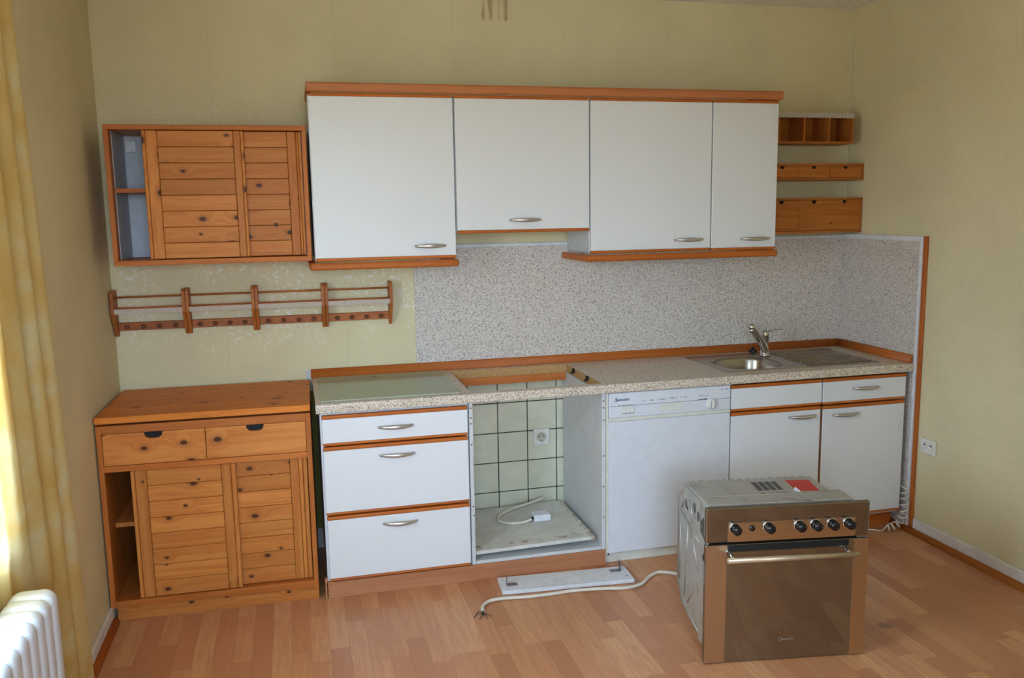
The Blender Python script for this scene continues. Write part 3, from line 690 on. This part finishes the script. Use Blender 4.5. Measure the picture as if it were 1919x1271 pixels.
def notch_front(par, x0, x1, z0, z1, y, notches, mat, th=.016, w=.033, dpt=.025):
    pts = [(x0, z0), (x1, z0), (x1, z1)]
    for c in sorted(notches, reverse=True):
        r = min(dpt, w)*.85
        pts += [(c+w, z1)]+[(c+w-r+r*math.cos(a), z1-dpt+r-r*math.sin(a)) for a in [i*math.pi/12 for i in range(7)]]+[(c-w+r-r*math.sin(a), z1-dpt+r-r*math.cos(a)) for a in [i*math.pi/12 for i in range(7)]]+[(c-w, z1)]
    pts.append((x0, z1)); f = part('drawer_front', MB().prism(pts, 'y', y, y+th), mat, par)
    for c in notches: part('pull_shade', B(c-w-.006, c+w+.006, y+th+.001, y+th+.006, z1-dpt-.008, z1-.0005), 'blackm', f, label='black plate as shade behind the half-round pull opening')  # black plate behind each notch paints the shade inside the drawer
    return f
notch_front(t, .021, .3895, .629, .7515, .009, [.203], 'px'); notch_front(t, .3925, W-.021, .629, .7515, .009, [.577], 'px')
plank_door(t, .108, .494, .086, .602, .012, [(.108, .123), (.123, .166), (.440, .476), (.476, .494)], 8)
plank_door(t, .482, .768, .086, .602, .034, [(.700, .734), (.734, .750), (.750, .768)], 8)

# ------------------------------------------------------------------ peg racks on the wall
def rack(x0, x1, label):
    t = thing('peg_rack', label, 'rack', ((x0+x1)/2, 0, 1.055), group='wooden peg racks in a row')
    prof = [(-.001, 1.056), (-.030, 1.056), (-.096, 1.160), (-.096, 1.246), (-.088, 1.256), (-.001, 1.256)]
    for a in (x0, x1-.0125): part('bracket', MB().prism(prof, 'x', a, a+.0125), 'rack', t)
    for z, y in ((1.229, -.078), (1.183, -.088)): part('rail_rod', MB().cyl((x0+.012, y, z), (x1-.012, y, z), .0042, 8), 'rackx', t)
    part('peg_board', B(x0+.0127, x1-.0127, -.022, -.004, 1.079, 1.114, .002), 'rackx', t)
    for k in range(4):
        x = x0+(x1-x0)*(.17+.22*k); part('peg', MB().lathe((x, -.022, 1.0965), (0, -1, -.0), [(0, .0055), (.010, .005), (.016, .0085), (.022, .010), (.027, .008), (.029, .003), (.0292, 0)], 14), 'dowel', t, label='turned dark wooden peg')
    lace = MB(); n = 72; xs = [x0+.013+(x1-x0-.026)*i/n for i in range(n+1)]
    top = [lace.b.verts.new((x, -.0935+.0006*math.sin(i*.9), 1.1795)) for i, x in enumerate(xs)]
    mid = [lace.b.verts.new((x, -.0945+.0012*math.sin(i*.7), 1.170)) for i, x in enumerate(xs)]
    bot = [lace.b.verts.new((x, -.0945+.0016*math.sin(i*.7+.5), 1.1605-.004*abs(math.sin(i*math.pi/4)))) for i, x in enumerate(xs)]
    for i in range(n): lace.b.faces.new([top[i], top[i+1], mid[i+1], mid[i]]); lace.b.faces.new([mid[i], mid[i+1], bot[i+1], bot[i]])
    bmesh.ops.solidify(lace.b, geom=lace.b.faces[:], thickness=.0008); part('lace_trim', lace, 'lace', t, label='scalloped off-white lace trim')
rack(-.812, -.5150, 'leftmost wooden peg rack with lace, beside the left wall')
rack(-.5130, -.2290, 'second wooden peg rack from the left, with lace')
rack(-.2270, .0715, 'third wooden peg rack from the left, with lace')
rack(.0735, .3740, 'rightmost wooden peg rack with lace, next to the splash panel')

# ------------------------------------------------------------------ small shelves in the right corner
def frame(t, x0, x1, y0, z0, z1, th=.012, mx='sfx', mz='sfz'):
    part('top_board', B(x0, x1, y0, -.001, z1-th, z1, .001), mx, t); part('bottom_board', B(x0, x1, y0, -.001, z0, z0+th, .001), mx, t)
    for a in (x0, x1-th): part('side_board', B(a, a+th, y0, -.001, z0+th, z1-th, .001), mz, t)
    part('back_panel', B(x0+th, x1-th, -.006, -.001, z0+th, z1-th), 'sx', t)
t = thing('open_spice_shelf', 'open wooden spice shelf with lace edge, topmost in the right corner', 'shelf', (2.45, -.07, 1.873))
frame(t, 2.164, 2.713, -.14, 1.873, 2.019)
for x in (2.291, 2.432, 2.571): part('divider', B(x-.005, x+.005, -.139, -.006, 1.885, 2.007), 'sfz', t)
part('screw_cap', MB().lathe((2.655, -.006, 1.955), (0, -1, 0), [(0, .009), (.004, .008), (.005, .004), (.003, .003), (.003, 0)], 14), 'white', t, label='small white screw cap')
lace = MB(); n = 110; xs = [2.166+(2.711-2.166)*i/n for i in range(n+1)]
top = [lace.b.verts.new((x, -.1412, 2.022)) for x in xs]; bot = [lace.b.verts.new((x, -.1425-.001*math.sin(i), 2.001-.0045*abs(math.sin(i*math.pi/4)))) for i, x in enumerate(xs)]
for i in range(n): lace.b.faces.new([top[i], top[i+1], bot[i+1], bot[i]])
bmesh.ops.solidify(lace.b, geom=lace.b.faces[:], thickness=.0008); part('lace_trim', lace, 'lace', t, label='scalloped off-white lace trim')
t = thing('drawer_shelf', 'narrow wooden wall box with a row of small drawers, middle in the right corner', 'shelf', (2.49, -.07, 1.694))
frame(t, 2.214, 2.781, -.14, 1.694, 1.776)
for a, c in ((2.2275, 2.4045), (2.4065, 2.5845), (2.5865, 2.7675)): notch_front(t, a, c, 1.7075, 1.7625, -.138, [(a+c)/2], 'sx', .010, .0125, .014)
t = thing('deep_drawer_shelf', 'wooden wall box with two deep drawers, lowest in the right corner', 'shelf', (2.49, -.07, 1.427))
frame(t, 2.214, 2.781, -.14, 1.430, 1.606)
notch_front(t, 2.2275, 2.4135, 1.4435, 1.5925, -.138, [2.318], 'sx', .010, .0135, .016); f = notch_front(t, 2.4155, 2.7675, 1.4435, 1.5925, -.138, [2.503, 2.680], 'sx', .010, .0135, .016)

# ------------------------------------------------------------------ sockets
def socket(mbc, r=.0205): pass
t = thing('wall_socket', 'single white wall socket on the tiles inside the open oven housing', 'socket', (1.092, -.0095, .412))
part('plate', B(1.052, 1.133, -.0205, -.0105, .412, .494, .003, 2), 'socket', t)
ins = part('insert', MB().lathe((1.0925, -.0205, .453), (0, -1, 0), [(0, .0245), (.0030, .0240), (.0030, .0205), (.0008, .0195), (.0008, .0002)], 28), 'socketd', t)
for x, z in ((1.083, .455), (1.102, .455)): part('pin_hole', MB().lathe((x, -.0213, z), (0, -1, 0), [(0, .0030), (.0006, .0028), (.0007, .0001)], 10), 'blackm', ins)
part('earth_clip', B(1.088, 1.097, -.0222, -.0213, .435, .4385), 'blackm', ins)
t = thing('double_socket', 'double white wall socket on the right wall above the skirting', 'socket', (XR, -.703, .41))
part('plate', B(XR-.010, XR-.0005, -.752, -.655, .408, .478, .003, 2), 'socket', t)
for y in (-.682, -.722):
    i2 = part('insert', MB().lathe((XR-.010, y, .445), (-1, 0, 0), [(0, .0185), (.0025, .018), (.0025, .0155), (.0006, .0145), (.0006, .0002)], 24), 'socket', t)
    part('pin_slot', B(XR-.0128, XR-.0075, y-.008, y+.002, .447, .453, .001), 'blackm', i2)

# ------------------------------------------------------------------ removed oven standing on the floor
t = thing('oven', 'removed built-in oven with bronze glass front standing on the floor', 'oven', (1.247, -1.466, 0), -9.0, True)
part('inner_box', B(.030, .545, .021, .060, .012, .545), 'blackm', t)
side = [(.060, .022), (.30, .040), (.345, .062), (.405, .112), (.420, .130), (.420, .462), (.333, .549), (.060, .549)]
bd = part('body', MB().prism(side, 'x', .031, .511), 'galv', t)
part('front_frame', B(.026, .550, .0605, .146, .020, .553, .003), 'galv', t)
cpn = part('control_panel', B(0, .578, 0, .020, .4405, .5635, .005, 2), 'darkglass', t, label='bronze glass control panel')
part('steel_strip', B(.077, .527, -.0012, 0, .4415, .509), 'ovensteelx', cpn)
for u in (.101, .218, .327, .384, .443, .501):
    k = MB(); k.lathe((u, -.0012, .489), (0, -1, 0), [(0, .0175), (.004, .0175), (.007, .0150), (.020, .0165), (.027, .0160), (.031, .0125), (.0325, .006), (.0327, 0)], 24)
    kn = part('knob', k, 'black', cpn, label='black round control knob'); part('knob_ring', MB().lathe((u, -.0010, .489), (0, -1, 0), [(0, .0205), (.0022, .0205), (.003, .0188), (.003, .0178)], 24), 'chrome', kn)
part('push_button', MB().lathe((.160, -.0012, .488), (0, -1, 0), [(0, .0105), (.006, .010), (.008, .007), (.0082, 0)], 18), 'black', cpn)
dr = part('door', B(0, .578, 0, .020, .004, .4325, .004, 2), 'darkglass', t, label='bronze mirrored oven door')
for a, c in ((.0015, .074), (.524, .5765)): part('steel_strip', B(a, c, -.0012, 0, .006, .4305), 'ovensteel', dr)
h = MB(); h.cyl((.062, -.046, .394), (.520, -.046, .394), .0095, 16); hd = part('door_handle', h, 'handlebar', dr, label='round steel door handle')
for u in (.086, .492): part('handle_post', MB().cyl((u, 0, .402), (u, -.044, .395), .0065, 12), 'chrome', hd)
part('handle_reflection', B(.079, .506, -.0010, .001, .4085, .4300), 'blackm', dr, label='black band as handle reflection at the top of the oven door')  # flat black band, the handle's dark reflection painted onto the glass
part('lettering', text_mesh('Bauknecht', .011, .275, -.0004, .074, .0003), 'logo', dr)
lg = MB(); vsx = [lg.b.verts.new((.271+r*math.cos(2*math.pi*k/18), -.0006, .078+r*math.sin(2*math.pi*k/18))) for r in (.0062, .0048) for k in range(18)]
for k in range(18): lg.b.faces.new([vsx[k], vsx[(k+1) % 18], vsx[18+(k+1) % 18], vsx[18+k]])
part('emblem_ring', lg, 'logo', dr)
# top deck details
for k in range(4):
    u = .262+k*.0252; part('vent_slot', MB().prism([(u-.004, .196), (u+.015, .196), (u+.021, .290), (u+.002, .290)], 'z', .5488, .5497), 'vent', bd)
    u = .252+k*.028; part('vent_slot', B(u, u+.021, .147, .166, .5488, .5497), 'vent', bd)
part('red_sticker', MB().prism([(.392, .175), (.474, .168), (.487, .290), (.400, .298)], 'z', .5488, .5495), 'red', bd)
cs = MB(); vv = [cs.b.verts.new(q) for q in ((.372, .148, .5494), (.402, .150, .5496), (.404, .172, .552), (.390, .184, .562), (.378, .170, .556))]; cs.b.faces.new(vv); bmesh.ops.solidify(cs.b, geom=cs.b.faces[:], thickness=.0005)
part('peeled_sticker', cs, 'paper', bd, label='peeled white corner of a sticker')
part('marker_scrawl', MB().sweep([(.305, .093, .5533), (.335, .082, .5533), (.345, .070, .5533), (.398, .062, .5533)], .0030, .0004, 6), 'scr', bd)
part('deck_fold', MB().sweep([(.05, .146, .5500), (.54, .146, .5530)], .003, None, 6), 'galv', bd)
sl = MB()
for k in range(15): sl.box(.05+k*.030, .062+k*.030, .326, .332, .549, .5530)
part('rear_tabs', sl, 'galvd', bd)
# left side details (plane u=.031)
U0 = .031
def oval(n_, z, a, b_):
    return MB().prism([(n_+a*math.cos(q), z+b_*math.sin(q)) for q in [i*math.pi/9 for i in range(18)]], 'x', U0-.0008, U0+.0005)
for n_, z in ((.222, .486), (.176, .470)): part('side_hole', oval(n_, z, .0145, .019), 'vent', bd)
part('side_slot', MB().prism([(.322, .480), (.330, .480), (.330, .455), (.300, .448), (.300, .456), (.318, .462)], 'x', U0-.0008, U0+.0005), 'blackm', bd)
for k in range(5): part('side_vent', B(.0252, .0265, .072+k*.014, .079+k*.014, .405+k*.006, .492-abs(2-k)*.010), 'blackm', t)
part('side_slot', MB().prism([(.072, .345), (.090, .375), (.110, .345), (.100, .335)], 'x', .0252, .0265), 'blackm', t)
for a, c in (((.395, .40), (.395, .14)), ((.30, .41), (.33, .10)), ((.28, .41), (.17, .27)), ((.29, .09), (.19, .20)), ((.375, .435), (.33, .500)), ((.27, .50), (.24, .42)), ((.39, .42), (.16, .38))):
    part('pressed_rib', MB().sweep([(U0, a[0], a[1]), (U0, c[0], c[1])], .0045, .003, 6), 'galvd', bd)
part('side_seam', MB().sweep([(U0, .340, .536), (U0, .150, .536)], .003, None, 6), 'galvd', bd)
part('bottom_flange', MB().sweep([(U0, .420, .140), (U0, .345, .064), (U0, .065, .026)], .005, None, 6), 'galvd', bd)
part('rear_flange', MB().sweep([(U0, .419, .135), (U0, .419, .462), (U0, .334, .546)], .004, None, 6), 'galvd', bd)

# ------------------------------------------------------------------ loose things on the floor
t = thing('loose_board', 'loose white board with two metal brackets lying on the floor', 'board', (.995, -.70, 0), -4.0, True)
part('board', B(-.283, .283, -.068, .070, .0008, .0175, .0015), 'white', t)
def bracket(u, n_, fx):
    b = MB(); b.box(u-.012, u+.034 if fx > 0 else u+.012, n_-.013, n_+.013, .0178, .0200) if fx > 0 else b.box(u-.034, u+.012, n_-.013, n_+.013, .0178, .0200)
    ux = u-.012 if fx > 0 else u+.010; b.box(ux, ux+.002, n_-.013, n_+.013, .0200, .062)
    o = part('angle_bracket', b, 'bracket', t, label='zinc angle bracket')
    for k in (.0, .018): part('bracket_hole', MB().cyl((u+fx*k, n_, .0200), (u+fx*k, n_, .0205), .0032, 8), 'blackm', o)
bracket(-.245, -.012, 1); bracket(.238, .030, -1)
part('dowel_hole', MB().cyl((.262, -.030, .0175), (.262, -.030, .0178), .004, 8), 'blackm', t)
t = thing('power_cord', 'thick white power cord with frayed wires snaking to the oven', 'cord', (1.0, -.83, 0))
cp_ = [(.596, -.880, .008), (.605, -.838, .009), (.640, -.800, .009), (.700, -.7945, .010), (.800, -.806, .009), (.900, -.808, .009), (1.000, -.805, .009), (1.120, -.820, .009), (1.215, -.840, .009), (1.290, -.822, .009), (1.350, -.765, .009), (1.405, -.738, .010), (1.450, -.775, .016), (1.480, -.850, .03), (1.46, -.96, .06), (1.42, -1.01, .10)]
part('cable', MB().sweep(spline(cp_, 8), .0068, None, 10), 'cable', t)
part('stripped_end', MB().cyl((.596, -.880, .008), (.592, -.902, .008), .0052, 8), 'wire', t)
for dx, dy, dz in ((-.040, -.012, .008), (-.020, -.030, .003), (.012, -.034, .004), (.030, -.020, .003), (-.030, .004, .012)):
    part('wire_strand', MB().sweep(spline([(.592, -.900, .008), (.592+dx*.5, -.900+dy*.6, .008+dz), (.592+dx, -.900+dy, .003)], 4), .0016, None, 5), 'wire', t)
# coiled cord
t = thing('coiled_cord', 'white coiled cord beside the sink unit running behind the oven', 'cord', (2.72, -.6, 0))
path = spline([(2.744, -.604, .200), (2.744, -.606, .165), (2.742, -.608, .120), (2.736, -.610, .075), (2.722, -.600, .040), (2.690, -.604, .0275), (2.660, -.598, .0225)], 24)
pts = []; tot = len(path); turns = 8.5
for i, p in enumerate(path):
    tg = (path[min(i+1, tot-1)]-path[max(i-1, 0)]).normalized(); a = Vector((0, 1, 0)); s1 = tg.cross(a).normalized(); s2 = tg.cross(s1)
    q = 2*math.pi*turns*i/tot; r = .0165; pts.append(p+s1*r*math.cos(q)+s2*r*math.sin(q))
pts = spline([(2.750, -.545, .215), (2.750, -.575, .212)]+pts[:: 1]+[(2.640, -.590, .006), (2.610, -.570, .005), (2.560, -.540, .005)], 2)
part('coil', MB().sweep(pts, .0034, None, 6), 'cablew', t)

# ------------------------------------------------------------------ curtain and radiator
def curtain():
    b = MB(); nu, nz = 190, 26; ztop, zbot = 2.46, .03; V = []
    for j in range(nz+1):
        s = j/nz; z = zbot+(ztop-zbot)*s; row = []
        y_r = -1.125-.20*max(0, min(1, (z-.05)/2.1)); y_l = -1.94
        for i in range(nu+1):
            u = i/nu; y = y_r+(y_l-y_r)*u
            amp = .034*max(.30, 1-u*1.1)
            ph = math.pi*(.45+6.2*u+.10*math.sin(2.2*s+6*u))
            x = -.772-.024*min(1, u*1.8)+amp*(abs(math.sin(ph))-.35)+.003*math.sin(2.7*ph+2*s)
            row.append(b.b.verts.new((max(x, XL+.006), y, z)))
        V.append(row)
    for j in range(nz):
        for i in range(nu):
            f = b.b.faces.new([V[j][i], V[j][i+1], V[j+1][i+1], V[j+1][i]]); f.smooth = True
    bmesh.ops.solidify(b.b, geom=b.b.faces[:], thickness=.0007); return b
t = thing('curtain', 'long yellow mottled curtain hanging beside the left window', 'curtain', (-.775, -1.6, .03))
part('curtain_cloth', curtain(), 'curtain', t)
part('curtain_rod', MB().cyl((-.775, -3.4, 2.475), (-.775, -1.28, 2.475), .012, 12), 'white', t)
t = thing('radiator', 'white ribbed column radiator below the left window', 'radiator', (-.72, -2.2, 0))
sec = []; x0, x1, z0, z1, r = -.781, -.672, .11, .648, .030
for cx, cz, a0 in ((x1-r, z1-r, 0), (x0+r, z1-r, 90), (x0+r, z0+r, 180), (x1-r, z0+r, 270)):
    sec += [(cx+r*math.cos(math.radians(a0+k*15)), cz+r*math.sin(math.radians(a0+k*15))) for k in range(7)]
rm = None
for k in range(14):
    y = -1.742-k*.0605
    if rm is None:
        b = MB(); hw = .0245
        cxm, czm = (x0+x1)/2, (z0+z1)/2
        def ring(ins): return [(cxm+(p[0]-cxm)*(1-ins/.055), czm+(p[1]-czm)*(1-ins/.27)) for p in sec]
        rr = []
        for yy, ins in ((-.0290, .016), (-.0275, .007), (-.020, .0015), (-.010, 0), (.010, 0), (.020, .0015), (.0275, .007), (.0290, .016)): rr.append([b.b.verts.new((p[0], y+yy, p[1])) for p in ring(ins)])
        nn = len(sec)
        for i in range(len(rr)-1):
            for q in range(nn): f = b.b.faces.new([rr[i][q], rr[i][(q+1) % nn], rr[i+1][(q+1) % nn], rr[i+1][q]]); f.smooth = True
        b.b.faces.new(rr[0]); b.b.faces.new(rr[-1]); bmesh.ops.recalc_face_normals(b.b, faces=b.b.faces[:])
        s0 = part('radiator_section', b, 'rad', t); rm = s0; loc0 = s0.location.copy()
    else:
        o = rm.copy(); link(o, t); o.location = loc0+Vector((0, -k*.0605, 0))
for z in (.16, .60): part('header_pipe', MB().cyl((-.727, -1.745, z), (-.727, -2.53, z), .018, 12), 'rad', t)
for y in (-1.80, -2.47): part('radiator_foot', B(-.745, -.71, y-.012, y+.012, .001, .115, .004), 'rad', t)
print('strips', nstrip, 'objects', len(bpy.data.objects))
